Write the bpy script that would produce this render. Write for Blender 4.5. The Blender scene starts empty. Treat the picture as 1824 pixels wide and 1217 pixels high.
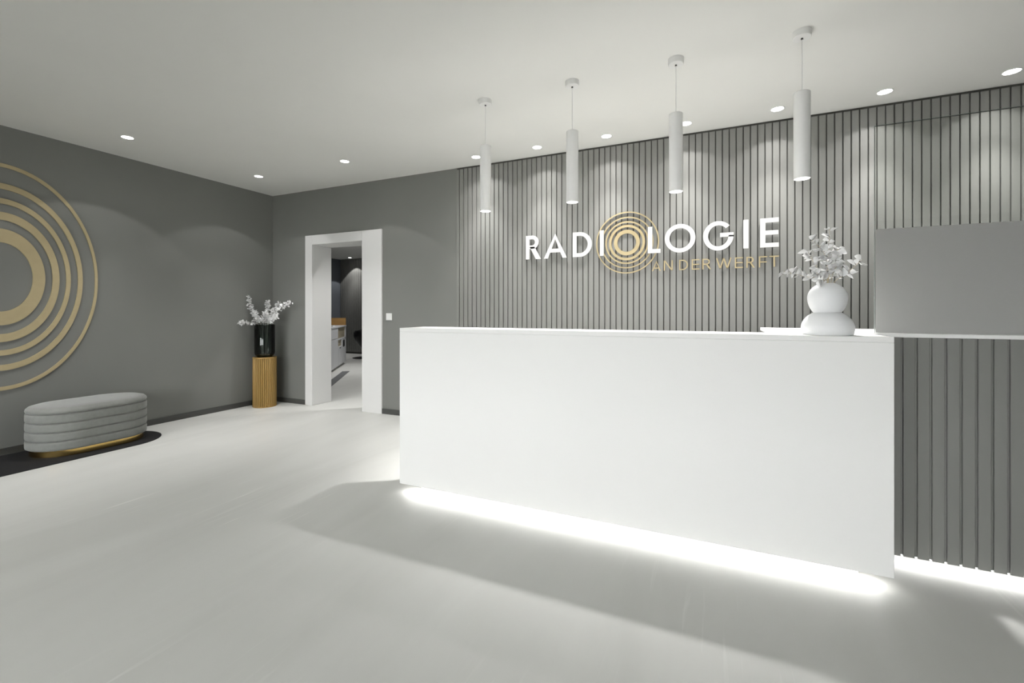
import bpy, bmesh, math, random
from mathutils import Vector, Matrix

scene = bpy.context.scene
random.seed(7)
PI = math.pi

# ------------------------------------------------------------------ camera
YAW = math.atan(0.4477)
EYE = 1.21
cam_data = bpy.data.cameras.new('camera')
cam_data.sensor_width = 36.0
cam_data.lens = 800.0 / 1824.0 * 36.0
cam_data.shift_y = -53.5 / 1824.0
cam_data.clip_start = 0.05
cam = bpy.data.objects.new('camera', cam_data)
scene.collection.objects.link(cam)
cam.location = (0, 0, EYE)
cam.rotation_euler = (PI / 2, 0, YAW)
scene.camera = cam

# ------------------------------------------------------------------ world, exposure
world = bpy.data.worlds.new('overcast_sky')
scene.world = world
world.use_nodes = True
bg = world.node_tree.nodes['Background']
bg.inputs[0].default_value = (1.0, 0.99, 0.995, 1)
bg.inputs[1].default_value = 13.0
scene.view_settings.view_transform = 'Standard'
scene.view_settings.look = 'None'
scene.view_settings.gamma = 1.0
scene.view_settings.use_curve_mapping = False
scene.view_settings.exposure = 0.49
scene.cycles.max_bounces = 12
scene.cycles.diffuse_bounces = 6
scene.cycles.transparent_max_bounces = 24
scene.cycles.sample_clamp_indirect = 4.0
scene.cycles.caustics_reflective = False
scene.cycles.caustics_refractive = False

# light levels of the lamps (watts)
W_WASH = (22.0, 80.0)      # ceiling spots along the slatted wall: wide spill, inner beam
W_CORNER = (8.0, 52.0)    # ceiling spots near the grey corner, one added out of view
W_PENDANT = (39.0, 125.0)   # spill past the desk, inner beam onto the desk
LED_STRENGTH = 18.0

# ------------------------------------------------------------------ dimensions
H = 2.775           # ceiling
XL = -5.455         # left wall
YB = 4.235          # flat back wall
YS = 4.225          # face of the slats
XR = 4.6            # right wall
YF = -4.2           # wall behind the viewer
Y2 = 9.92           # far wall of the room beyond
X2L = -9.92
H2 = 2.72


# ------------------------------------------------------------------ materials
def new_mat(name):
    m = bpy.data.materials.new(name)
    m.use_nodes = True
    return m, m.node_tree, m.node_tree.nodes['Principled BSDF']


def mat(name, col, rough=0.5, metal=0.0, spec=0.5, var=0.03, scale=8.0, stretch=(1, 1, 1),
        bump=0.0, bscale=200.0, sheen=0.0):
    m, nt, p = new_mat(name)
    p.inputs['Roughness'].default_value = rough
    p.inputs['Metallic'].default_value = metal
    p.inputs['Specular IOR Level'].default_value = spec
    if sheen:
        p.inputs['Sheen Weight'].default_value = sheen
        p.inputs['Sheen Roughness'].default_value = 0.4
    tc = nt.nodes.new('ShaderNodeTexCoord')
    mp = nt.nodes.new('ShaderNodeMapping')
    mp.inputs['Scale'].default_value = stretch
    nt.links.new(tc.outputs['Object'], mp.inputs[0])
    nz = nt.nodes.new('ShaderNodeTexNoise')
    nz.inputs['Scale'].default_value = scale
    nz.inputs['Detail'].default_value = 5
    nt.links.new(mp.outputs[0], nz.inputs['Vector'])
    rp = nt.nodes.new('ShaderNodeValToRGB')
    a = [max(0, c * (1 - var)) for c in col]
    b = [min(1, c * (1 + var)) for c in col]
    rp.color_ramp.elements[0].position = 0.3
    rp.color_ramp.elements[1].position = 0.7
    rp.color_ramp.elements[0].color = (*a, 1)
    rp.color_ramp.elements[1].color = (*b, 1)
    nt.links.new(nz.outputs['Fac'], rp.inputs[0])
    nt.links.new(rp.outputs[0], p.inputs['Base Color'])
    if bump:
        n2 = nt.nodes.new('ShaderNodeTexNoise')
        n2.inputs['Scale'].default_value = bscale
        nt.links.new(mp.outputs[0], n2.inputs['Vector'])
        bp = nt.nodes.new('ShaderNodeBump')
        bp.inputs['Strength'].default_value = bump
        bp.inputs['Distance'].default_value = 0.002
        nt.links.new(n2.outputs['Fac'], bp.inputs['Height'])
        nt.links.new(bp.outputs[0], p.inputs['Normal'])
    return m


def emit_mat(name, col, strength, sample=True):
    m, nt, p = new_mat(name)
    p.inputs['Base Color'].default_value = (0.8, 0.8, 0.8, 1)
    p.inputs['Emission Color'].default_value = (*col, 1)
    p.inputs['Emission Strength'].default_value = strength
    if not sample:
        m.cycles.emission_sampling = 'NONE'
    return m


def glass_mat(name, tint, rough=0.0, ior=1.45):
    m = bpy.data.materials.new(name)
    m.use_nodes = True
    nt = m.node_tree
    nt.nodes.clear()
    out = nt.nodes.new('ShaderNodeOutputMaterial')
    mix = nt.nodes.new('ShaderNodeMixShader')
    tr = nt.nodes.new('ShaderNodeBsdfTransparent')
    gl = nt.nodes.new('ShaderNodeBsdfGlossy')
    fr = nt.nodes.new('ShaderNodeFresnel')
    fr.inputs['IOR'].default_value = ior
    tr.inputs[0].default_value = (*tint, 1)
    gl.inputs['Roughness'].default_value = rough
    gl.inputs['Color'].default_value = (0.9, 0.9, 0.9, 1)
    nt.links.new(fr.outputs[0], mix.inputs[0])
    nt.links.new(tr.outputs[0], mix.inputs[1])
    nt.links.new(gl.outputs[0], mix.inputs[2])
    nt.links.new(mix.outputs[0], out.inputs[0])
    return m


def frost_mat(name):
    m = bpy.data.materials.new(name)
    m.use_nodes = True
    nt = m.node_tree
    nt.nodes.clear()
    out = nt.nodes.new('ShaderNodeOutputMaterial')
    df = nt.nodes.new('ShaderNodeBsdfDiffuse')
    tl = nt.nodes.new('ShaderNodeBsdfTranslucent')
    gl = nt.nodes.new('ShaderNodeBsdfGlossy')
    fr = nt.nodes.new('ShaderNodeFresnel')
    nz = nt.nodes.new('ShaderNodeTexNoise')
    nz.inputs['Scale'].default_value = 900
    rp = nt.nodes.new('ShaderNodeValToRGB')
    rp.color_ramp.elements[0].color = (0.66, 0.66, 0.645, 1)
    rp.color_ramp.elements[1].color = (0.70, 0.70, 0.685, 1)
    nt.links.new(nz.outputs['Fac'], rp.inputs[0])
    nt.links.new(rp.outputs[0], df.inputs[0])
    tl.inputs[0].default_value = (0.9, 0.9, 0.885, 1)
    gl.inputs['Roughness'].default_value = 0.08
    a = nt.nodes.new('ShaderNodeMixShader')
    a.inputs[0].default_value = 0.5
    b = nt.nodes.new('ShaderNodeMixShader')
    nt.links.new(df.outputs[0], a.inputs[1])
    nt.links.new(tl.outputs[0], a.inputs[2])
    nt.links.new(fr.outputs[0], b.inputs[0])
    nt.links.new(a.outputs[0], b.inputs[1])
    nt.links.new(gl.outputs[0], b.inputs[2])
    nt.links.new(b.outputs[0], out.inputs[0])
    return m


def floor_mat():
    m, nt, p = new_mat('pale_poured_floor')
    tc = nt.nodes.new('ShaderNodeTexCoord')
    # broad trowel clouds
    m1 = nt.nodes.new('ShaderNodeMapping')
    m1.inputs['Scale'].default_value = (1.6, 0.35, 1)
    n1 = nt.nodes.new('ShaderNodeTexNoise')
    n1.inputs['Scale'].default_value = 1.3
    n1.inputs['Detail'].default_value = 6
    n1.inputs['Distortion'].default_value = 0.8
    nt.links.new(tc.outputs['Object'], m1.inputs[0])
    nt.links.new(m1.outputs[0], n1.inputs['Vector'])
    # fine streaks along the room
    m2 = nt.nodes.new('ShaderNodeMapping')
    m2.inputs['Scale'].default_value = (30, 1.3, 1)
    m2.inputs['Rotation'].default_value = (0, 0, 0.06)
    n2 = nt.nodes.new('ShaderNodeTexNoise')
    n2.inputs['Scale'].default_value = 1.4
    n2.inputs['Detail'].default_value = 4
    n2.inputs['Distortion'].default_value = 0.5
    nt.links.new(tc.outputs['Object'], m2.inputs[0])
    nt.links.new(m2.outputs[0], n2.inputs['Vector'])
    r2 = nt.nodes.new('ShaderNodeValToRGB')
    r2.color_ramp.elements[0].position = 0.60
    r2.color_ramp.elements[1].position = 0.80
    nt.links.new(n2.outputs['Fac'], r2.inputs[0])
    mk = nt.nodes.new('ShaderNodeMath')
    mk.operation = 'MULTIPLY'
    n3 = nt.nodes.new('ShaderNodeTexNoise')
    n3.inputs['Scale'].default_value = 0.9
    nt.links.new(tc.outputs['Object'], n3.inputs['Vector'])
    r3 = nt.nodes.new('ShaderNodeValToRGB')
    r3.color_ramp.elements[0].position = 0.48
    r3.color_ramp.elements[1].position = 0.68
    nt.links.new(n3.outputs['Fac'], r3.inputs[0])
    nt.links.new(r2.outputs[0], mk.inputs[0])
    nt.links.new(r3.outputs[0], mk.inputs[1])
    r1 = nt.nodes.new('ShaderNodeValToRGB')
    r1.color_ramp.elements[0].position = 0.3
    r1.color_ramp.elements[1].position = 0.7
    r1.color_ramp.elements[0].color = (0.585, 0.588, 0.565, 1)
    r1.color_ramp.elements[1].color = (0.665, 0.668, 0.647, 1)
    nt.links.new(n1.outputs['Fac'], r1.inputs[0])
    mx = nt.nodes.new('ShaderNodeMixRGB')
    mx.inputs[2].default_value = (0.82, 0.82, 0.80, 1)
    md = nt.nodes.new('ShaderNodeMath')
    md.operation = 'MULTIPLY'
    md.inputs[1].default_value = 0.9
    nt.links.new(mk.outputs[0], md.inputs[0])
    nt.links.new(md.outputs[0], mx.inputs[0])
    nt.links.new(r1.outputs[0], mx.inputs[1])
    nt.links.new(mx.outputs[0], p.inputs['Base Color'])
    p.inputs['Roughness'].default_value = 0.42
    p.inputs['Specular IOR Level'].default_value = 0.35
    bp = nt.nodes.new('ShaderNodeBump')
    bp.inputs['Strength'].default_value = 0.04
    bp.inputs['Distance'].default_value = 0.01
    nt.links.new(n2.outputs['Fac'], bp.inputs['Height'])
    nt.links.new(bp.outputs[0], p.inputs['Normal'])
    return m


M_FLOOR = floor_mat()
M_CEIL = mat('white_ceiling_paint', (0.80, 0.80, 0.775), 0.9, spec=0.2, var=0.012, scale=1.5)
M_GREY = mat('dark_grey_wall_paint', (0.185, 0.188, 0.176), 0.7, spec=0.3, var=0.02, scale=2.0, bump=0.05, bscale=350)
M_PLAIN = mat('pale_wall_paint', (0.62, 0.62, 0.60), 0.8, spec=0.3, var=0.015, scale=2.0)
M_SLAT = mat('grey_lacquered_slat', (0.198, 0.199, 0.188), 0.5, spec=0.4, var=0.03, scale=3.0, stretch=(1, 1, 0.4))
M_BACKING = mat('dark_slat_backing', (0.075, 0.076, 0.07), 0.8, spec=0.2, var=0.03)
M_BASEB = mat('dark_baseboard_paint', (0.055, 0.056, 0.053), 0.5, var=0.03)
M_WHITE = mat('white_lacquer', (0.69, 0.69, 0.68), 0.35, spec=0.4, var=0.006, scale=3.0)
M_DESK = mat('white_solid_surface', (0.80, 0.80, 0.785), 0.5, spec=0.35, var=0.005, scale=2.0)
M_LAMPW = mat('white_lamp_paint', (0.80, 0.80, 0.79), 0.45, var=0.005)
M_GOLD = mat('matt_gold_paint', (0.40, 0.33, 0.195), 0.55, metal=0.0, spec=0.4, var=0.03, scale=20)
M_GOLDS = mat('gold_sign_metal', (0.37, 0.30, 0.165), 0.45, metal=0.0, var=0.03, scale=20)
M_SIGNW = mat('white_sign_acrylic', (0.62, 0.62, 0.61), 0.45, var=0.005)
M_VELVET = mat('grey_velvet', (0.215, 0.22, 0.208), 0.8, spec=0.15, var=0.05, scale=30, bump=0.15, bscale=900, sheen=0.35)
M_BRASS = mat('polished_brass', (0.72, 0.50, 0.18), 0.16, metal=1.0, var=0.03, scale=5)
M_RUG = mat('black_rug', (0.016, 0.016, 0.017), 0.85, spec=0.2, var=0.15, scale=300, bump=0.4, bscale=700)
M_WOODF = mat('golden_fluted_wood', (0.33, 0.205, 0.06), 0.42, metal=0.15, spec=0.5, var=0.12, scale=6, stretch=(8, 8, 0.6))
M_DGLASS = glass_mat('dark_green_glass', (0.50, 0.545, 0.52), 0.02)
M_CERAM = mat('white_ceramic', (0.82, 0.83, 0.84), 0.5, spec=0.4, var=0.006)
M_LEAF = mat('frosted_eucalyptus_leaf', (0.80, 0.80, 0.80), 0.6, spec=0.3, var=0.14, scale=25)
M_STEM = mat('pale_stem', (0.50, 0.43, 0.30), 0.6, var=0.1, scale=30)
M_STEMW = mat('whitened_stem', (0.45, 0.44, 0.40), 0.6, var=0.1, scale=30)
M_GLASS = glass_mat('clear_glass', (0.97, 0.98, 0.97))
M_WGLASS = glass_mat('added_window_glass', (0.97, 0.98, 0.98))
M_FROST = frost_mat('frosted_film')
M_EDGE = mat('polished_glass_edge', (0.16, 0.18, 0.17), 0.2, var=0.02)
M_LENS = emit_mat('lit_lamp_lens', (1.0, 0.985, 0.96), 9.0, sample=False)
M_LED = emit_mat('led_strip_light', (1.0, 0.99, 0.97), LED_STRENGTH)
M_BLACK = mat('black_leather', (0.010, 0.010, 0.011), 0.35, var=0.1, scale=40)
M_BLACKM = mat('black_metal', (0.012, 0.012, 0.013), 0.35, metal=0.3, var=0.05)
M_CABW = mat('cabinet_white_laminate', (0.60, 0.61, 0.63), 0.4, var=0.01)
M_OAK = mat('oak_veneer', (0.42, 0.24, 0.08), 0.45, var=0.12, scale=5, stretch=(1, 1, 10))
M_BEIGE = mat('beige_laminate', (0.33, 0.29, 0.21), 0.5, var=0.03)
M_BLUEG = mat('blue_grey_wall_paint', (0.13, 0.145, 0.165), 0.7, var=0.02)
M_STRIP = mat('dark_grey_floor_strip', (0.12, 0.125, 0.13), 0.6, var=0.05, scale=40)
M_SWITCH = mat('white_plastic', (0.78, 0.78, 0.77), 0.35, var=0.005)
M_GROMMET = mat('dark_rubber', (0.02, 0.02, 0.02), 0.6, var=0.05)


# ------------------------------------------------------------------ mesh helpers
class MB:
    def __init__(self):
        self.v, self.f = [], []

    def box(self, x0, x1, y0, y1, z0, z1):
        n = len(self.v)
        self.v += [(x0, y0, z0), (x1, y0, z0), (x1, y1, z0), (x0, y1, z0),
                   (x0, y0, z1), (x1, y0, z1), (x1, y1, z1), (x0, y1, z1)]
        self.f += [tuple(n + i for i in q) for q in
                   ((3, 2, 1, 0), (4, 5, 6, 7), (0, 1, 5, 4), (1, 2, 6, 5), (2, 3, 7, 6), (3, 0, 4, 7))]
        return self

    def lathe(self, prof, n=48, c=(0, 0, 0), close_bot=True, close_top=True, loop=False):
        b = len(self.v)
        for r, z in prof:
            for i in range(n):
                a = 2 * PI * i / n
                self.v.append((c[0] + r * math.cos(a), c[1] + r * math.sin(a), c[2] + z))
        m = len(prof)
        rng = range(m) if loop else range(m - 1)
        for k in rng:
            k2 = (k + 1) % m
            for i in range(n):
                j = (i + 1) % n
                self.f.append((b + k * n + i, b + k * n + j, b + k2 * n + j, b + k2 * n + i))
        if not loop:
            if close_bot:
                self.f.append(tuple(b + i for i in reversed(range(n))))
            if close_top:
                self.f.append(tuple(b + (m - 1) * n + i for i in range(n)))
        return self

    def loft(self, rings, cap=True):
        b = len(self.v)
        n = len(rings[0])
        for r in rings:
            self.v += [tuple(p) for p in r]
        for k in range(len(rings) - 1):
            for i in range(n):
                j = (i + 1) % n
                self.f.append((b + k * n + i, b + k * n + j, b + (k + 1) * n + j, b + (k + 1) * n + i))
        if cap:
            self.f.append(tuple(b + i for i in reversed(range(n))))
            self.f.append(tuple(b + (len(rings) - 1) * n + i for i in range(n)))
        return self

    def tube(self, pts, rad, n=6):
        pts = [Vector(p) for p in pts]
        rads = rad if isinstance(rad, (list, tuple)) else [rad] * len(pts)
        rings = []
        for i, p in enumerate(pts):
            t = (pts[min(i + 1, len(pts) - 1)] - pts[max(i - 1, 0)]).normalized()
            u = t.orthogonal().normalized() if i == 0 else (u - t * u.dot(t)).normalized()
            w = t.cross(u)
            rings.append([p + (u * math.cos(2 * PI * k / n) + w * math.sin(2 * PI * k / n)) * rads[i] for k in range(n)])
        return self.loft(rings)

    def strip(self, left, right, y0, y1, closed=False):
        """a flat stroke between two 2-D edge lines in the x-z plane, given thickness from y0 (front) to y1 (back)"""
        b = len(self.v)
        n = len(left)
        for (x, z), (x2, z2) in zip(left, right):
            self.v += [(x, y0, z), (x2, y0, z2), (x2, y1, z2), (x, y1, z)]
        seg = range(n) if closed else range(n - 1)
        for i in seg:
            a, c = b + 4 * i, b + 4 * ((i + 1) % n)
            for k in range(4):
                k2 = (k + 1) % 4
                self.f.append((a + k, a + k2, c + k2, c + k))
        if not closed:
            self.f.append((b, b + 3, b + 2, b + 1))
            e = b + 4 * (n - 1)
            self.f.append((e, e + 1, e + 2, e + 3))
        return self

    def poly(self, pts, y0, y1):
        b = len(self.v)
        n = len(pts)
        self.v += [(x, y0, z) for x, z in pts] + [(x, y1, z) for x, z in pts]
        self.f.append(tuple(b + i for i in range(n)))
        self.f.append(tuple(b + n + i for i in reversed(range(n))))
        for i in range(n):
            j = (i + 1) % n
            self.f.append((b + j, b + i, b + n + i, b + n + j))
        return self

    def mesh(self, name, m, smooth=False):
        me = bpy.data.meshes.new(name)
        me.from_pydata([tuple(p) for p in self.v], [], self.f)
        bm = bmesh.new()
        bm.from_mesh(me)
        bmesh.ops.recalc_face_normals(bm, faces=bm.faces)
        bm.to_mesh(me)
        bm.free()
        if m:
            me.materials.append(m)
        if smooth:
            for p in me.polygons:
                p.use_smooth = True
            me.set_sharp_from_angle(angle=math.radians(smooth if smooth is not True else 40))
        return me

    def build(self, name, m, parent=None, smooth=False, loc=None, rz=0.0):
        return place(name, self.mesh(name, m, smooth), parent, loc, rz)


def place(name, me, parent=None, loc=None, rz=0.0):
    o = bpy.data.objects.new(name, me)
    scene.collection.objects.link(o)
    if parent:
        o.parent = parent
    if loc is not None:
        o.location = loc
    if rz:
        o.rotation_euler = (0, 0, rz)
    return o


def empty(name, loc=(0, 0, 0), rz=0.0):
    o = bpy.data.objects.new(name, None)
    scene.collection.objects.link(o)
    o.empty_display_size = 0.1
    o.location = loc
    o.rotation_euler = (0, 0, rz)
    return o


def tag(o, label=None, cat=None, group=None, kind=None):
    if label:
        o['label'] = label
    if cat:
        o['category'] = cat
    if group:
        o['group'] = group
    if kind:
        o['kind'] = kind
    return o


def bevel(o, w=0.003, seg=2):
    b = o.modifiers.new('edge', 'BEVEL')
    b.width = w
    b.segments = seg
    b.limit_method = 'ANGLE'
    return o


def S(o):
    o['kind'] = 'structure'
    return o


# ------------------------------------------------------------------ the room
S(MB().box(XL - 0.2, XR + 0.2, YF - 0.2, 4.53, -0.1, 0.0).build('floor', M_FLOOR))
S(MB().box(XL - 0.2, XR + 0.2, YF - 0.2, 4.53, H, H + 0.15).build('ceiling', M_CEIL))
S(MB().box(XL - 0.2, XL, YF, 4.53, 0, H).build('wall_left', M_GREY))

# back wall: flat grey part with the doorway, then the recessed backing of the slats
DX0, DX1, DZ = -4.72, -3.855, 2.087
CX0, CX1, CZ = -4.822, -3.575, 2.188
XSL = -2.555        # where the slats begin
wb = MB()
wb.box(XL, DX0, YB, 4.53, 0, H)
wb.box(DX0, DX1, YB, 4.53, DZ, H)
wb.box(DX1, XSL, YB, 4.53, 0, H)
wall_back = S(wb.build('wall_back', M_GREY))
slat_wall = S(MB().box(XSL, XR, 4.238, 4.53, 0, H).build('wall_slatted', M_BACKING))


def slat_mesh(w, d, z0, z1):
    c = 0.0015
    prof = [(0, d), (0, c), (c, 0), (w - c, 0), (w, c), (w, d)]
    return MB().loft([[(x, y, z0) for x, y in prof], [(x, y, z1) for x, y in prof]]).mesh('slat', M_SLAT)


PITCH, GROOVE = 0.0529, 0.0082
sm = slat_mesh(PITCH - GROOVE, 0.0128, 0.02, H - 0.02)
k = -1
while True:
    x0 = -2.4668 + PITCH * (k - 0) + GROOVE / 2
    if x0 > 2.95:
        break
    place('slat', sm, slat_wall, (x0, YS, 0))
    k += 1
MB().box(-2.4668 - PITCH * 1 - 0.034, -2.4668 - PITCH - GROOVE / 2, YS, 4.2378, 0.02, H - 0.02).build('edge_trim', M_SLAT, slat_wall)
MB().box(2.97, XR, YS, 4.2378, 0.02, H - 0.02).build('slat_field', M_SLAT, slat_wall)

S(MB().box(XR, XR + 0.2, YF, 4.53, 0, H).build('wall_right', M_PLAIN))

# wall behind the viewer with two tall windows added to let in daylight
added_wins = [(-4.9, -2.5), (-1.7, 0.7)]
WZ0, WZ1 = 0.4, 2.5
wf = MB()
edges = [XL] + [e for w in added_wins for e in w] + [XR]
for i in range(0, len(edges), 2):
    wf.box(edges[i], edges[i + 1], YF - 0.2, YF, 0, H)
for a, b in added_wins:
    wf.box(a, b, YF - 0.2, YF, 0, WZ0)
    wf.box(a, b, YF - 0.2, YF, WZ1, H)
S(wf.build('wall_front', M_PLAIN))
for i, (a, b) in enumerate(added_wins):
    w = S(empty('added_window_%d' % (i + 1), ((a + b) / 2, YF - 0.1, WZ0)))
    hw, hh = (b - a) / 2, WZ1 - WZ0
    fr = MB()
    for x0, x1, z0, z1 in ((-hw, -hw + .06, 0, hh), (hw - .06, hw, 0, hh), (-hw, hw, 0, .06), (-hw, hw, hh - .06, hh), (-.03, .03, 0, hh)):
        fr.box(x0, x1, -.03, .03, z0, z1)
    fr.build('added_window_frame', M_WHITE, w)
    MB().box(-hw + .05, -.02, -.004, .004, .05, hh - .05).build('pane', M_WGLASS, w)
    MB().box(.02, hw - .05, -.004, .004, .05, hh - .05).build('pane', M_WGLASS, w)

S(MB().box(-40, 40, -60, YF - 0.2, -0.6, -0.5).build('added_ground_outside', mat('pale_paving', (0.25, 0.25, 0.24), 0.9)))  # added unseen ground, blocks sky light from below

# baseboards
S(MB().box(XL, XL + 0.014, YF, YB, 0, 0.06).build('baseboard_left', M_BASEB))
bb = MB()
bb.box(XL + 0.014, CX0, YB - 0.014, YB, 0, 0.06)
bb.box(CX1, XSL, YB - 0.014, YB, 0, 0.06)
S(bb.build('baseboard_back', M_BASEB))

# doorway lining: wide white casing, thick jambs
door = S(empty('door_1', ((CX0 + CX1) / 2, YB, 0)))
ox = (CX0 + CX1) / 2


def dbox(name, x0, x1, y0, y1, z0, z1):
    o = MB().box(x0 - ox, x1 - ox, y0 - YB, y1 - YB, z0, z1).build(name, M_WHITE, door)
    return bevel(o, 0.002, 1)


dbox('casing', CX0, DX0 + 0.02, YB - 0.022, YB, 0, CZ)
dbox('casing', DX1 - 0.02, CX1, YB - 0.022, YB, 0, CZ)
dbox('casing_head', DX0 + 0.02, DX1 - 0.02, YB - 0.022, YB, DZ - 0.02, CZ)
dbox('jamb', DX0, DX0 + 0.02, YB, 4.535, 0, DZ - 0.02)
dbox('jamb', DX1 - 0.02, DX1, YB, 4.535, 0, DZ - 0.02)
dbox('jamb_head', DX0, DX1, YB, 4.535, DZ - 0.02, DZ)

# ------------------------------------------------------------------ room beyond the doorway
S(MB().box(X2L - 0.2, -1.5, 4.53, Y2 + 0.2, -0.1, 0.0).build('floor_far', M_FLOOR))
S(MB().box(X2L - 0.2, -1.5, 4.53, Y2 + 0.2, H2, H2 + 0.2).build('ceiling_far', M_CEIL))
far_wall = S(MB().box(X2L - 0.2, -1.5, Y2, Y2 + 0.2, 0, H2).build('wall_far', M_BACKING))
S(MB().box(X2L - 0.2, X2L, 4.53, Y2, 0, H2).build('wall_far_left', M_BLUEG))
S(MB().box(-1.7, -1.5, 4.53, Y2, 0, H2).build('wall_far_right', M_BLUEG))
S(MB().box(X2L - 0.2, XL, 4.33, 4.53, 0, H2).build('wall_far_near', M_BLUEG))
fs = slat_mesh(0.058, 0.02, 0.05, H2 - 0.01)
x = X2L + 0.01
while x < -6.4:
    place('slat', fs, far_wall, (x, Y2 - 0.02, 0))
    x += 0.07
MB().box(-6.38, -1.7, Y2 - 0.02, Y2 - 0.0005, 0.05, H2 - 0.01).build('slat_field', M_SLAT, far_wall)


# ------------------------------------------------------------------ lamps
def make_spot(parent, loc, watts, deg, blend, rad, col=(1.0, 0.985, 0.965), power=0.0):
    ld = bpy.data.lights.new('spot_light', 'SPOT')
    ld.energy = watts
    ld.spot_size = math.radians(deg)
    ld.spot_blend = blend
    ld.shadow_soft_size = rad
    ld.color = col
    if power:                       # beam that is stronger straight down than towards its rim
        ld.use_nodes = True
        nt = ld.node_tree
        em = next(n for n in nt.nodes if n.type == 'EMISSION')
        tc = nt.nodes.new('ShaderNodeTexCoord')
        sx = nt.nodes.new('ShaderNodeSeparateXYZ')
        ab = nt.nodes.new('ShaderNodeMath')
        ab.operation = 'ABSOLUTE'
        pw = nt.nodes.new('ShaderNodeMath')
        pw.operation = 'POWER'
        pw.inputs[1].default_value = power
        nt.links.new(tc.outputs['Normal'], sx.inputs[0])
        nt.links.new(sx.outputs[2], ab.inputs[0])
        nt.links.new(ab.outputs[0], pw.inputs[0])
        nt.links.new(pw.outputs[0], em.inputs['Strength'])
    o = bpy.data.objects.new('bulb_light', ld)
    scene.collection.objects.link(o)
    o.parent = parent
    o.location = loc
    return o


def downlight_meshes():
    trim = MB().lathe([(0.0425, 0.0), (0.046, 0.0), (0.047, -0.002), (0.046, -0.0035), (0.0425, -0.0035)], 40, loop=True).mesh('trim_ring', M_LAMPW, 40)
    lens = MB().lathe([(0.0428, -0.0002), (0.0428, -0.0022)], 40).mesh('lens', M_LENS)
    return trim, lens


TRIM, LENS = downlight_meshes()


def downlight(x, y, z, watts, label, group, deg=114, blend=0.06, inner=64, inner_blend=1.0, power=0.0):
    e = tag(empty('ceiling_spotlight', (x, y, z)), label, 'ceiling light', group)
    place('trim_ring', TRIM, e)
    place('lens', LENS, e)
    make_spot(e, (0, 0, -0.012), watts[0], deg, blend, 0.02, power=power)
    if watts[1]:
        make_spot(e, (0, 0, -0.012), watts[1], inner, inner_blend, 0.03)
    return e


GW = 'ceiling spotlights along the slatted wall'
order = ['first from the grey corner, just left of the leftmost pendant', 'second from the grey corner', 'third from the grey corner',
         'fourth from the grey corner, beside the third pendant', 'fifth from the grey corner',
         'sixth from the grey corner', 'nearest the right picture edge']
for i, s in enumerate(order):
    downlight(-2.19 + i * 0.661, 4.0, H, W_WASH, 'recessed spotlight by the slats, ' + s, GW, power=3.5)
GC = 'ceiling spotlights around the grey corner'
downlight(-4.80, 2.27, H, W_CORNER, 'recessed ceiling spotlight above the grey bench and gold rings', GC, 104, inner=76, inner_blend=1.0)
downlight(-4.80, 3.545, H, W_CORNER, 'recessed ceiling spotlight nearest the corner vase of white branches', GC, 104, inner=76, inner_blend=1.0)
downlight(-3.50, 3.555, H, W_CORNER, 'recessed ceiling spotlight in front of the white doorway', GC, 104, inner=76, inner_blend=1.0)
downlight(-4.80, 1.0, H, W_CORNER, 'added ceiling spotlight left of the picture, above the gold rings', GC, 104, inner=76, inner_blend=1.0)  # added spot out of view, brightens the floor on the left
downlight(-9.3, 9.64, H2, (22, 40), 'recessed ceiling spotlight seen through the doorway', 'ceiling spotlights beyond the doorway', 90)
for x, y, w, t in ((-6.6, 7.4, 60, 'above the sideboard'), (-4.4, 7.0, 30, 'in the middle of that room'), (-3.35, 5.0, 75, 'close behind the white casing')):  # added spots, out of view, to light the jamb and far room
    downlight(x, y, H2, (w, 60), 'added ceiling spotlight hidden beyond the doorway, ' + t, 'ceiling spotlights beyond the doorway', 130, 0.5)

# pendants
PB, PT = 1.952, 2.434
R_P = 0.041
p_canopy = MB().lathe([(0.046, H - PB), (0.046, H - PB - 0.034), (0.043, H - PB - 0.037)], 40).mesh('canopy', M_LAMPW, 40)
p_cord = MB().lathe([(0.0022, PT - PB), (0.0022, H - PB - 0.037)], 8).mesh('cord', M_LAMPW, 40)
p_grom = MB().lathe([(0.006, H - PB - 0.044), (0.006, H - PB - 0.037)], 12).mesh('grommet', M_GROMMET, 40)
p_tube = MB().lathe([(R_P - 0.003, 0.042), (R_P - 0.003, 0), (R_P, 0), (R_P, PT - PB - 0.002), (R_P - 0.002, PT - PB)], 48, close_bot=False).mesh('shade', M_LAMPW, 40)
p_lens = MB().lathe([(R_P - 0.0032, 0.036), (R_P - 0.0032, 0.041)], 40).mesh('lens', M_LENS)
plabels = ['leftmost of four white cylinder pendant lamps', 'second from left of four white cylinder pendant lamps',
           'third from left of four white cylinder pendant lamps', 'rightmost and largest-looking of four white cylinder pendant lamps']
for i in range(4):
    e = tag(empty('pendant_lamp', (-1.538 + i * 0.664, 2.955, PB)), plabels[i], 'pendant lamp', 'pendant lamps over the desk')
    for nm, me in (('canopy', p_canopy), ('grommet', p_grom), ('cord', p_cord), ('shade', p_tube), ('lens', p_lens)):
        place(nm, me, e)
    make_spot(e, (0, 0, 0.030), W_PENDANT[0], 90, 0.7, 0.022)
    make_spot(e, (0, 0, 0.030), W_PENDANT[1], 62, 1.0, 0.022)

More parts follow.
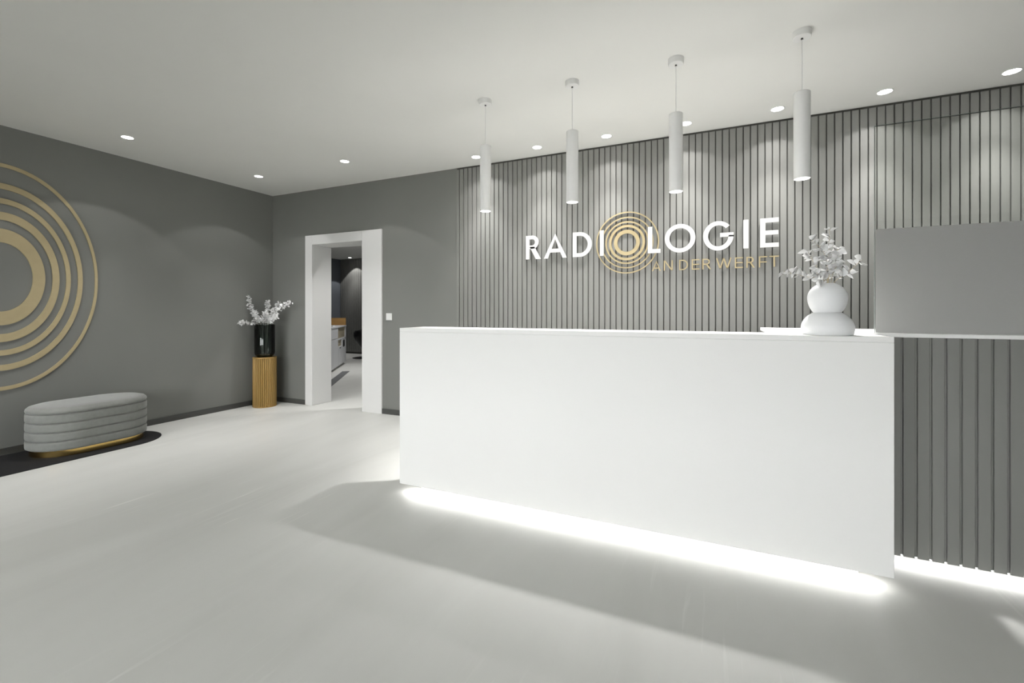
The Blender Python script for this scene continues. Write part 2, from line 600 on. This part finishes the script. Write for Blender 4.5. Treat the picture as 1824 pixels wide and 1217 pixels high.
# ------------------------------------------------------------------ reception desk
DXA, DXB, DYA, DYB = -1.915, 0.712, 2.436, 2.708
desk = tag(empty('reception_desk', ((DXA + DXB) / 2, (DYA + DYB) / 2, 0)),
           'long white reception desk floating on a glowing strip of light', 'desk')
hx, hy = (DXB - DXA) / 2, (DYB - DYA) / 2
bevel(MB().box(-hx, hx, -hy, -hy + 0.03, 0.06, 1.075).build('front_panel', M_DESK, desk), 0.0015, 1)
bevel(MB().box(-hx, hx, -hy, hy, 1.075, 1.0995).build('top_board', M_DESK, desk), 0.0015, 1)
bevel(MB().box(-hx, -hx + 0.03, -hy + 0.03, hy, 0.06, 1.075).build('end_panel', M_DESK, desk), 0.0015, 1)
bevel(MB().box(hx - 0.03, hx, -hy + 0.03, hy, 0.06, 1.075).build('end_panel', M_DESK, desk), 0.0015, 1)
MB().box(-hx + 0.03, hx - 0.03, hy - 0.02, hy, 0.06, 1.075).build('back_panel', M_DESK, desk)
MB().box(-hx + 0.03, hx - 0.03, -hy + 0.03, hy - 0.02, 0.062, 0.08).build('bottom_board', M_DESK, desk)
MB().box(-hx + 0.10, hx - 0.10, -hy + 0.11, hy - 0.03, 0.0, 0.062).build('plinth', M_DESK, desk)
MB().box(-hx + 0.032, hx - 0.032, -hy + 0.034, -hy + 0.05, 0.056, 0.0615).build('light_strip', M_LED, desk)

# white desk added out of sight to bounce lamplight up to the ceiling
wd = tag(empty('bounce_desk', (-0.82, 3.05, 0)), 'added low white desk hidden behind the reception desk, bouncing light upward', 'desk')
bevel(MB().box(-1.05, 1.05, -0.335, 0.335, 0.715, 0.74).build('table_top', M_DESK, wd), 0.002, 1)
for lx in (-1.02, 0.99):
    for ly in (-0.30, 0.27):
        MB().box(lx, lx + 0.03, ly, ly + 0.03, 0, 0.715).build('leg', M_WHITE, wd)

# ------------------------------------------------------------------ slatted counter with the glass screen
CXA, CXB = 0.282, 2.95
ctr = tag(empty('service_counter', ((CXA + CXB) / 2, 2.95, 0)),
          'grey slatted counter with thin white top behind the desk', 'counter')
c0 = (CXA + CXB) / 2


def cbox(name, x0, x1, y0, y1, z0, z1, m):
    return MB().box(x0 - c0, x1 - c0, y0 - 2.95, y1 - 2.95, z0, z1).build(name, m, ctr)


cbox('body', CXA + 0.02, CXB, 2.732, 3.30, 0.042, 1.086, M_SLAT)
bevel(cbox('counter_top', CXA, CXB, 2.716, 3.36, 1.086, 1.1045, M_DESK), 0.0015, 1)
cbox('plinth', 0.75, CXB - 0.05, 2.84, 3.25, 0, 0.042, M_DESK)
cbox('light_strip', 0.76, CXB - 0.02, 2.742, 2.758, 0.036, 0.0415, M_LED)
CP, CG = 0.0536, 0.0098
cs = slat_mesh(CP - CG, 0.0118, 0.04, 1.085)
k = -2
while 0.8272 + CP * k < CXB - CP:
    place('slat', cs, ctr, (0.8272 + CP * k + 0.002 - c0, 2.72 - 2.95, 0))
    k += 1

scr = tag(empty('glass_screen', (1.83, 2.728, 1.1045)), 'frameless glass screen with frosted lower half standing on the slatted counter', 'glass screen')
gx0, gx1 = 0.722 - 1.83, 2.93 - 1.83
MB().box(gx0, gx1, -0.004, 0.004, 0.0, 1.01).build('clear_pane', M_GLASS, scr)
MB().box(gx0 - 0.0025, gx0, -0.004, 0.004, 0.0, 1.0125).build('glass_edge', M_EDGE, scr)
MB().box(gx0, gx1, -0.004, 0.004, 1.01, 1.0125).build('glass_edge', M_EDGE, scr)
MB().box(gx0 + 0.001, gx1, -0.0056, -0.0046, 0.001, 0.505).build('frosted_film', M_FROST, scr)

# ------------------------------------------------------------------ wall sign
sign = tag(empty('wall_sign', (-0.62, 4.205, 1.735)),
           'white and gold raised lettering with thin gold rings on the slatted wall', 'sign')
SX, SZ = -0.62, 1.735
LY0, LY1 = -0.003, 0.008       # letter front, back (relative to y = 4.205)


def arc(cx, cz, rx, rz, a0, a1, n=28):
    return [(cx + rx * math.cos(math.radians(a0 + (a1 - a0) * i / n)), cz + rz * math.sin(math.radians(a0 + (a1 - a0) * i / n))) for i in range(n + 1)]


def rect(m, x0, x1, z0, z1, y):
    m.poly([(x0, z0), (x1, z0), (x1, z1), (x0, z1)], *y)


def letter(ch, w, h, s, y):
    m = MB()
    t = s * 0.92
    if ch == 'I':
        rect(m, 0, w, 0, h, y)
    elif ch == 'L':
        m.poly([(0, 0), (w, 0), (w, t), (s, t), (s, h), (0, h)], *y)
    elif ch == 'E':
        mid = h * 0.5
        m.poly([(0, 0), (s, 0), (s, h), (0, h)], *y)
        rect(m, s, w, 0, t, y)
        rect(m, s, w * 0.98, mid - t / 2, mid + t / 2, y)
        rect(m, s, w, h - t, h, y)
    elif ch == 'F':
        rect(m, 0, s, 0, h, y)
        rect(m, s, w, h - t, h, y)
        rect(m, s, w * 0.93, h * 0.48 - t / 2, h * 0.48 + t / 2, y)
    elif ch == 'T':
        rect(m, 0, w, h - t, h, y)
        rect(m, w / 2 - s / 2, w / 2 + s / 2, 0, h - t, y)
    elif ch == 'N':
        rect(m, 0, s, 0, h, y)
        rect(m, w - s, w, 0, h, y)
        m.poly([(w - s * 1.35, 0), (w, 0), (s * 1.35, h), (0, h)], *y)
    elif ch == 'A':
        k = s * 1.12
        m.poly([(0, 0), (k, 0), (w / 2 + k * 0.0, h - k * 1.15), (w / 2, h)], *y)
        m.poly([(w, 0), (w / 2, h), (w / 2, h - k * 1.15), (w - k, 0)], *y)
        zb = h * 0.24
        f0 = zb / (h - k * 1.15)
        f1 = (zb + t) / (h - k * 1.15)
        xa0, xa1 = k + (w / 2 - k) * f0, k + (w / 2 - k) * f1
        m.poly([(xa0 - 0.001, zb), (w - xa0 + 0.001, zb), (w - xa1 + 0.001, zb + t), (xa1 - 0.001, zb + t)], *y)
    elif ch == 'W':
        k = s * 1.08
        qa, qb = w * 0.27, w * 0.73
        for xt, xb in ((k / 2, qa), (w / 2, qa), (w / 2, qb), (w - k / 2, qb)):
            m.poly([(xb - k / 2, 0), (xb + k / 2, 0), (xt + k / 2, h), (xt - k / 2, h)], *y)
    elif ch == 'D':
        rect(m, 0, s, 0, h, y)
        r = h / 2
        xs = max(s, w - r)
        rx = w - xs
        o = [(s, 0)] + arc(xs, r, rx, r, -90, 90) + [(s, h)]
        i = [(s, t)] + arc(xs, r, rx - s * 1.04, r - t, -90, 90) + [(s, h - t)]
        m.strip(o, i, *y)
    elif ch == 'R':
        rect(m, 0, s, 0, h, y)
        bh = h * 0.56
        r = bh / 2
        cz = h - r
        bw = w * 0.86
        xs = max(s, bw - r)
        rx = bw - xs
        o = [(s, h - bh)] + arc(xs, cz, rx, r, -90, 90) + [(s, h)]
        i = [(s, h - bh + t)] + arc(xs, cz, rx - s, r - t, -90, 90) + [(s, h - t)]
        m.strip(o, i, *y)
        m.poly([(w - s * 1.35, 0), (w, 0), (w * 0.58, h - bh + t * 0.55), (w * 0.58 - s * 1.3, h - bh + t * 0.55)], *y)
    elif ch == 'O':
        o = arc(w / 2, h / 2, w / 2, h * 0.525, 0, 360, 64)[:-1]
        i = arc(w / 2, h / 2, w / 2 - s * 1.02, h * 0.525 - t, 0, 360, 64)[:-1]
        m.strip(o, i, *y, closed=True)
    elif ch == 'G':
        r1, r2 = w / 2, h * 0.525
        o = arc(w / 2, h / 2, r1, r2, 42, 360, 56)
        i = arc(w / 2, h / 2, r1 - s * 1.02, r2 - t, 42, 360, 56)
        # cut end near the crossbar: keep the stroke inside the right edge
        m.strip(o, i, *y)
        rect(m, w * 0.56, w, h / 2 - t * 0.35, h / 2 + t * 0.65, y)
    return m


BIG = [('R', -1.728, -1.569), ('A', -1.535, -1.299), ('D', -1.239, -1.051), ('I', -0.975, -0.938), ('L', -0.5375, -0.4286),
       ('O', -0.392, -0.139), ('G', -0.078, 0.158), ('I', 0.230, 0.2685), ('E', 0.353, 0.486)]
for ch, a, b in BIG:
    letter(ch, b - a, 0.238, 0.0385, (LY0, LY1)).build('letter', M_SIGNW, sign, loc=(a - SX, 0, 0))
SMALL = [('A', -0.503, -0.426), ('N', -0.401, -0.326), ('D', -0.2725, -0.200), ('E', -0.170, -0.107), ('R', -0.0845, -0.016),
         ('W', 0.023, 0.142), ('E', 0.167, 0.2275), ('R', 0.253, 0.315), ('F', 0.345, 0.4055), ('T', 0.4215, 0.488)]
for ch, a, b in SMALL:
    o = letter(ch, b - a, 0.090, 0.0098, (LY0 + 0.006, LY1 + 0.004)).build('letter', M_GOLDS, sign, loc=(a - SX, 0, 1.574 - SZ))
    o['label'] = 'small gold letter'


def ring_mesh(r0, r1, y0, y1, n=96):
    return MB().strip(arc(0, 0, r1, r1, 0, 360, n)[:-1], arc(0, 0, r0, r0, 0, 360, n)[:-1], y0, y1, closed=True)


RO = 0.2855
for r1, r0 in ((1.0, 0.962), (0.833, 0.795), (0.692, 0.645), (0.574, 0.495), (0.414, 0.298)):
    o = ring_mesh(r0 * RO, r1 * RO, 0.0085, 0.0145).build('ring', M_GOLDS, sign, loc=(-0.727 - SX, 0, 1.846 - SZ))
    o['label'] = 'gold ring'

# ------------------------------------------------------------------ big ring emblem on the left wall
emb = tag(empty('wall_emblem', (XL, 1.68, 1.50), PI / 2), 'five large concentric gold rings on the dark grey wall', 'wall emblem')
RINGS = [(0.9544, 0.9239), (0.7877, 0.7394), (0.6609, 0.6166), (0.5465, 0.48), (0.4057, 0.2907)]
ASPECT = 1.0 / 1.46      # the rings stand taller than wide
for r1, r0 in RINGS:
    MB().strip(arc(0, 0, r1 * ASPECT, r1, 0, 360, 128)[:-1], arc(0, 0, r0 * ASPECT, r0, 0, 360, 128)[:-1], -0.012, -0.0005, closed=True).build('ring', M_GOLD, emb)


# ------------------------------------------------------------------ bench and rug
def stadium(xc, y0, y1, r, z, n=28):
    pts = []
    for i in range(n + 1):
        a = PI * i / n
        pts.append((xc + r * math.cos(a), y1 + r * math.sin(a), z))
    for i in range(n + 1):
        a = PI + PI * i / n
        pts.append((xc + r * math.cos(a), y0 + r * math.sin(a), z))
    return pts


rug = MB()
rp = [(0.333, 0.0), (0.335, 0.002), (0.335, 0.006), (0.332, 0.008)]
rug.loft([stadium(0, -0.68, 0.68, r, z, 40) for r, z in rp])
tag(rug.build('rug', M_RUG, loc=(-5.085, 1.635, 0)), 'black rounded rug under the grey bench', 'rug')

BX, BYC, BL, BR = -5.1375, 2.147, 0.136, 0.277
bench = tag(empty('bench', (BX, BYC, 0.008)), 'rounded grey velvet bench with horizontal channels and brass base', 'bench')
MB().loft([stadium(0, -BL, BL, r, z) for r, z in ((0.251, 0), (0.251, 0.052))]).build('base', M_BRASS, bench, 40)['label'] = 'polished brass base band'
zb, zt, nb = 0.052, 0.352, 4
bhh = (zt - zb) / nb
for i in range(nb):
    z0 = zb + i * bhh
    prof = []
    for j in range(11):
        u = j / 10
        e = (1 - abs(2 * u - 1) ** 6)
        prof.append((BR - 0.012 + 0.012 * e ** 0.5 if e > 0 else BR - 0.012, z0 + u * bhh))
    MB().loft([stadium(0, -BL, BL, r, z) for r, z in prof]).build('channel_band', M_VELVET, bench, 60)
prof = [(BR - 0.016, zt), (BR - 0.004, zt + 0.006), (BR, zt + 0.018), (BR - 0.004, zt + 0.032), (BR - 0.018, zt + 0.046), (BR - 0.045, zt + 0.054), (BR - 0.12, zt + 0.0575), (0.06, zt + 0.058)]
MB().loft([stadium(0, -BL, BL, r, z) for r, z in prof]).build('seat_cushion', M_VELVET, bench, 60)

# ------------------------------------------------------------------ fluted pedestal with dark vase in the corner
PX, PY = -5.24, 3.955
ped = tag(empty('pedestal', (PX, PY, 0)), 'golden fluted round pedestal in the grey corner', 'pedestal')
NF = 38


def fluted(r, z):
    n = NF * 6
    return [((r + 0.012 * abs(math.sin(NF * PI * i / n)) ** 0.6 - 0.012) * math.cos(2 * PI * i / n),
             (r + 0.012 * abs(math.sin(NF * PI * i / n)) ** 0.6 - 0.012) * math.sin(2 * PI * i / n), z) for i in range(n)]


MB().loft([fluted(0.137, 0.012), fluted(0.137, 0.612)]).build('fluted_body', M_WOODF, ped)
MB().lathe([(0.130, 0), (0.1375, 0.0), (0.1375, 0.012)], 64).build('base_ring', M_WOODF, ped, 40)
MB().lathe([(0.1375, 0.612), (0.1385, 0.614), (0.1385, 0.628), (0.1365, 0.630)], 64).build('top_plate', M_WOODF, ped, 40)

vase2 = MB()
vo = [(0.085, 0.0), (0.088, 0.012), (0.104, 0.022), (0.114, 0.038), (0.118, 0.06), (0.118, 0.41), (0.1165, 0.412), (0.115, 0.41), (0.115, 0.062), (0.111, 0.044), (0.10, 0.03), (0.02, 0.026)]
vase2.lathe(vo, 56)
v2 = tag(vase2.build('glass_vase', M_DGLASS, None, 40, loc=(PX, PY, 0.630)), 'dark green glass cylinder vase on the fluted pedestal', 'vase')

# ------------------------------------------------------------------ double-bulb vase on the desk
vz = []
for i in range(25):                       # lower bulb
    a = math.radians(-20 + (20 + 58.6) * i / 24)
    vz.append((0.107 * math.cos(a), 0.030 + 0.088 * math.sin(a)))
for i in range(1, 27):                    # upper bulb
    a = math.radians(-46 + (46 + 66) * i / 26)
    vz.append((0.0805 * math.cos(a), 0.1765 + (0.098 if a < 0 else 0.073) * math.sin(a)))
z_off = vz[0][1]
prof = [(r, z - z_off) for r, z in vz]
ztop = prof[-1][1]
prof += [(0.030, ztop + 0.002), (0.027, ztop - 0.002), (0.030, ztop - 0.02), (0.055, ztop - 0.05), (0.04, 0.15)]
VX, VY, VZ = 0.498, 2.575, 1.0996
v1 = tag(MB().lathe(prof, 64).build('ceramic_vase', M_CERAM, None, 60, loc=(VX, VY, VZ)), 'white double-bulb ceramic vase on the desk end', 'vase')
MOUTH = Vector((VX, VY, VZ + ztop))


# ------------------------------------------------------------------ branches
def leaf_mesh(name, ln, wd, cup):
    m = MB()
    nu, nv = 6, 4
    for i in range(nu + 1):
        u = i / nu
        hw = wd * 0.5 * math.sin(PI * min(1, u * 0.94 + 0.03)) ** 0.75
        for j in range(nv + 1):
            v = (j / nv - 0.5) * 2
            m.v.append((u * ln, v * hw, cup * ln * (0.55 * (v * hw / wd * 2) ** 2 + 0.5 * (u - 0.5) ** 2)))
    for i in range(nu):
        for j in range(nv):
            a = i * (nv + 1) + j
            m.f.append((a, a + 1, a + nv + 2, a + nv + 1))
    me = m.mesh(name, M_LEAF, True)
    return me


LEAVES = [leaf_mesh('leaf', 0.036, 0.032, 0.6), leaf_mesh('leaf', 0.031, 0.028, -0.5), leaf_mesh('leaf', 0.026, 0.024, 0.8)]


def curve_pts(ctrl, n):
    ctrl = [Vector(c) for c in ctrl]
    out = []
    m = len(ctrl)
    for s in range(n + 1):
        t = s / n * (m - 1)
        i = min(int(t), m - 2)
        u = t - i
        p0, p1, p2, p3 = ctrl[max(i - 1, 0)], ctrl[i], ctrl[i + 1], ctrl[min(i + 2, m - 1)]
        out.append(0.5 * ((2 * p1) + (-p0 + p2) * u + (2 * p0 - 5 * p1 + 4 * p2 - p3) * u * u + (-p0 + 3 * p1 - 3 * p2 + p3) * u ** 3))
    return out


RGT = Vector((math.cos(YAW), math.sin(YAW), 0))
DEP = Vector((-math.sin(YAW), math.cos(YAW), 0))


def leaf_orient(t, rnd, spread):
    """rotation that points a leaf out from a stem of direction t"""
    side = t.orthogonal().normalized()
    side.rotate(Matrix.Rotation(rnd.uniform(0, 2 * PI), 3, t))
    d = (t * (1 - spread) + side * spread).normalized()
    nrm = (t + Vector((rnd.uniform(-.8, .8), rnd.uniform(-.8, .8), rnd.uniform(-.2, 1.0)))).normalized()
    yv = nrm.cross(d).normalized()
    zv = d.cross(yv)
    return Matrix((d, yv, zv)).transposed()


def branch(origin, ctrl, n_leaf, first, label, group, rad=0.0016, seed=0):
    rnd = random.Random(seed)
    e = tag(empty('eucalyptus_branch', origin), label, 'branch', group)
    pts = curve_pts([RGT * a + DEP * b + Vector((0, 0, c)) for a, b, c in ctrl], 18)
    MB().tube(pts, [rad * (1 - 0.5 * i / 18) for i in range(19)], 6).build('stem', M_STEM, e, 60)
    for i in range(n_leaf):
        u = first + (1 - first) * (i + rnd.uniform(0, 0.5)) / n_leaf
        q = min(u, 1.0) * 18
        j = min(int(q), 17)
        p = pts[j].lerp(pts[j + 1], q - j)
        t = (pts[j + 1] - pts[j]).normalized()
        o = place('leaf', LEAVES[rnd.randrange(3)], e)
        s = rnd.uniform(0.95, 1.35) * (1.0 - 0.25 * max(0, u - 0.6))
        o.matrix_local = Matrix.Translation(p) @ leaf_orient(t, rnd, rnd.uniform(0.55, 0.95)).to_4x4() @ Matrix.Scale(s, 4)
    return e


GB = 'white eucalyptus branches in the double-bulb vase'
W1 = 'white eucalyptus branch in the double-bulb vase, '
lo = -0.045
branch(MOUTH, [(-.005, .0, lo), (.006, .01, .03), (.016, .015, .14), (.02, .012, .265)], 20, 0.30, W1 + 'tallest, standing upright', GB, seed=1)
branch(MOUTH, [(.0, .0, lo), (-.002, -.01, .05), (-.03, -.02, .145), (-.095, -.03, .205)], 13, 0.50, W1 + 'long one leaning to the upper left', GB, seed=2)
branch(MOUTH, [(-.008, .0, lo), (-.03, -.005, .045), (-.06, .0, .095), (-.092, .0, .15)], 13, 0.45, W1 + 'shorter one leaning left at middle height', GB, seed=3)
branch(MOUTH, [(-.01, .0, lo), (-.04, -.015, .02), (-.125, -.03, .032), (-.238, -.045, .055)], 20, 0.30, W1 + 'reaching farthest left', GB, seed=4)
branch(MOUTH, [(.008, .0, lo), (.03, -.012, .012), (.075, -.02, .045), (.142, -.03, .112)], 13, 0.46, W1 + 'reaching farthest right', GB, seed=5)
branch(MOUTH, [(.004, .005, lo), (.02, .012, .05), (.04, .02, .12), (.07, .02, .175)], 14, 0.42, W1 + 'leaning to the upper right beside the tallest', GB, seed=6)
branch(MOUTH, [(.0, -.006, lo), (-.01, -.016, .03), (-.022, -.03, .07), (-.03, -.04, .115)], 15, 0.36, W1 + 'short one in the middle front', GB, seed=7)
branch(MOUTH, [(-.01, .0, lo), (-.025, -.02, .012), (-.06, -.04, .02), (-.085, -.05, .05)], 15, 0.36, W1 + 'short low one drooping over the left rim', GB, seed=8)
branch(MOUTH, [(.006, -.004, lo), (.012, -.014, .03), (.018, -.025, .065), (.028, -.03, .10)], 14, 0.36, W1 + 'short one right of the middle', GB, seed=9)

# corner bouquet: leaves only a few pixels across, so each branch carries them as one part
GB2 = 'white eucalyptus branches in the dark glass vase'
W2 = 'white eucalyptus branch in the dark glass vase, '
MOUTH2 = Vector((PX, PY, 0.630 + 0.41))


def small_branch(ctrl, n_leaf, first, label, seed):
    rnd = random.Random(seed)
    e = tag(empty('eucalyptus_branch', MOUTH2), W2 + label, 'branch', GB2)
    pts = curve_pts([RGT * a + DEP * b + Vector((0, 0, c)) for a, b, c in ctrl], 18)
    MB().tube(pts, [0.0028 * (1 - 0.5 * i / 18) for i in range(19)], 5).build('stem', M_STEMW, e, 60)
    m = MB()
    for i in range(n_leaf):
        u = first + (1 - first) * rnd.random()
        q = min(u, 1.0) * 18
        j = min(int(q), 17)
        p = pts[j].lerp(pts[j + 1], q - j)
        t = (pts[j + 1] - pts[j]).normalized()
        src = LEAVES[rnd.randrange(3)]
        p = p + Vector((rnd.gauss(0, 1), rnd.gauss(0, 1), rnd.gauss(0, 1))) * 0.014
        mt = Matrix.Translation(p) @ leaf_orient(t, rnd, rnd.uniform(0.55, 0.95)).to_4x4() @ Matrix.Scale(rnd.uniform(0.7, 1.1), 4)
        b = len(m.v)
        m.v += [tuple(mt @ v.co) for v in src.vertices]
        m.f += [tuple(b + k for k in f.vertices) for f in src.polygons]
    o = m.build('leaves', M_LEAF, e, True)
    o['kind'] = 'stuff'
    return e


d0 = -0.36
small_branch([(-.02, 0, d0), (-.05, 0, -.02), (-.14, .0, .13), (-.24, .02, .36)], 114, 0.42, 'long one leaning to the upper left', 11)
small_branch([(-.02, -.02, d0), (-.06, -.02, -.02), (-.15, -.05, .03), (-.29, -.08, .04)], 64, 0.48, 'low one reaching left over the rim', 12)
small_branch([(.02, 0, d0), (.04, 0, -.02), (.13, -.02, .15), (.345, -.06, .275)], 114, 0.42, 'long one reaching to the upper right', 13)
small_branch([(.0, .01, d0), (.0, .02, .0), (.02, .02, .15), (.03, .02, .295)], 83, 0.45, 'upright one in the middle', 14)
small_branch([(.02, .02, d0), (.03, .03, .0), (.09, .03, .15), (.155, .04, .27)], 87, 0.45, 'steep one right of the middle', 15)
small_branch([(.02, -.02, d0), (.05, -.03, -.02), (.11, -.06, .06), (.20, -.09, .10)], 87, 0.42, 'low one bending right over the rim', 16)
small_branch([(-.01, -.02, d0), (-.03, -.03, 0), (-.06, -.04, .08), (-.10, -.05, .16)], 76, 0.42, 'short one left of the middle', 17)
small_branch([(.0, -.03, d0), (.01, -.05, 0), (.03, -.07, .08), (.06, -.09, .15)], 83, 0.36, 'short one at the middle front', 18)

# ------------------------------------------------------------------ light switch
sw = tag(empty('light_switch', (-3.478, YB, 1.148)), 'white square light switch right of the doorway', 'light switch')
bevel(MB().box(-0.041, 0.041, -0.009, 0, -0.041, 0.041).build('switch_plate', M_SWITCH, sw), 0.002, 2)
bevel(MB().box(-0.028, -0.001, -0.013, -0.009, -0.028, 0.028).build('rocker', M_SWITCH, sw), 0.001, 1)
bevel(MB().box(0.001, 0.028, -0.013, -0.009, -0.028, 0.028).build('rocker', M_SWITCH, sw), 0.001, 1)

# ------------------------------------------------------------------ things in the room beyond
# cabinet: local x runs along its length (away from the viewer), local -y is its visible face
ANG = math.atan2(0.8134, -0.5817)
cab = tag(empty('sideboard', (-7.808, 7.97, 0), ANG), 'white sideboard with oak upstand seen through the doorway', 'sideboard')


def kbox(name, x0, x1, y0, y1, z0, z1, m, parent=cab):
    return MB().box(x0, x1, y0, y1, z0, z1).build(name, m, parent)


L0 = -2.6
kbox('plinth', L0, -0.02, 0.05, 0.46, 0.0, 0.05, M_CABW)
kbox('carcass', L0, 0.0, 0.02, 0.5, 0.05, 0.868, M_BEIGE)
kbox('worktop', L0, 0.0, -0.01, 0.5, 0.868, 0.895, M_CABW)
kbox('upstand', -0.03, 0.0, 0.0, 0.5, 0.895, 1.06, M_OAK)
kbox('end_stile', -0.06, 0.0, 0.0, 0.02, 0.05, 0.868, M_CABW)
kbox('rail', -1.0, -0.06, 0.0, 0.02, 0.60, 0.63, M_CABW)
for a, b in ((-0.98, -0.54), (-0.53, -0.07)):
    dd = kbox('door', a, b, 0.0, 0.02, 0.06, 0.46 if a < -.9 else 0.595, M_CABW)
    kbox('handle', a + 0.16, a + 0.26, -0.012, 0.0, (0.42 if a < -.9 else 0.56), (0.432 if a < -.9 else 0.572), M_BLACKM, dd)
kbox('niche_shade', -0.40, -0.18, -0.002, 0.0, 0.42, 0.56, M_BLACKM)  # flat black panel in place of the niche's shaded hollow
for i in range(3):
    a = -1.0 - 0.5 * (i + 1)
    kbox('door', a + 0.005, a + 0.495, 0.0, 0.02, 0.06, 0.64, M_CABW)
    kbox('drawer', a + 0.005, a + 0.495, 0.0, 0.02, 0.65, 0.862, M_CABW)
# shallow tray lying on the sideboard
tr = MB()
tr.box(-0.12, 0.12, -0.15, 0.15, 0, 0.012)
for x0, x1, y0, y1 in ((-0.12, -0.108, -0.15, 0.15), (0.108, 0.12, -0.15, 0.15), (-0.108, 0.108, -0.15, -0.138), (-0.108, 0.108, 0.138, 0.15)):
    tr.box(x0, x1, y0, y1, 0.012, 0.03)
pos = Vector((-7.808, 7.97, 0.895)) + Vector((-0.5817, 0.8134, 0)) * (-1.2) + Vector((-0.8134, -0.5817, 0)) * 0.2
tag(tr.build('paper_tray', M_WHITE, None, loc=pos, rz=ANG), 'flat white tray on the sideboard beyond the doorway', 'tray')
# dark strip on the floor beside it
st = MB().box(-2.6, -0.02, -0.30, -0.16, 0.0, 0.004)
tag(st.build('floor_strip', M_STRIP, None, loc=(-7.808 - 0.5817 * 0.03, 7.97 + 0.8134 * 0.03, 0), rz=ANG),
    'narrow dark grey strip on the floor beside the sideboard', 'floor strip')
for o in bpy.data.objects:
    if o.name == 'floor_strip':
        o.location = Vector((-7.808, 7.97, 0)) + Vector((-0.5817, 0.8134, 0)) * (9.58 - (7.808 * 0.5817 + 7.97 * 0.8134))

# black swivel chair
ch = tag(empty('swivel_chair', (-8.30, 9.12, 0)), 'black swivel chair on a round foot beyond the doorway', 'chair')
MB().lathe([(0.30, 0), (0.30, 0.008), (0.25, 0.018), (0.05, 0.035), (0.03, 0.06)], 40).build('foot', M_BLACKM, ch, 40)
MB().lathe([(0.026, 0.05), (0.026, 0.30)], 20).build('stem', M_BLACKM, ch, 40)
sh = MB()
rings = []
for zz, rx, ry, oy in ((0.22, .05, .05, 0), (0.27, .09, .09, 0), (0.36, .17, .17, 0), (0.46, .24, .23, 0.01), (0.56, .29, .27, 0.02), (0.64, .30, .28, 0.03), (0.70, .285, .26, .04)):
    rings.append([(rx * math.cos(2 * PI * i / 40), oy + ry * math.sin(2 * PI * i / 40), zz + (0.10 * max(0, math.sin(2 * PI * i / 40)) if zz > .6 else 0)) for i in range(40)])
for zz, rx in ((0.66, .25), (0.56, .235), (0.47, .2)):
    rings.append([(rx * math.cos(2 * PI * i / 40), 0.02 + rx * 0.92 * math.sin(2 * PI * i / 40), zz + (0.10 * max(0, math.sin(2 * PI * i / 40)) if zz > .6 else 0)) for i in range(40)])
sh.loft(rings)
sh.build('shell', M_BLACK, ch, 60)
MB().lathe([(0.15, 0.44), (0.215, 0.47), (0.225, 0.50), (0.19, 0.525), (0.08, 0.535)], 36).build('seat_cushion', M_BLACK, ch, 60)
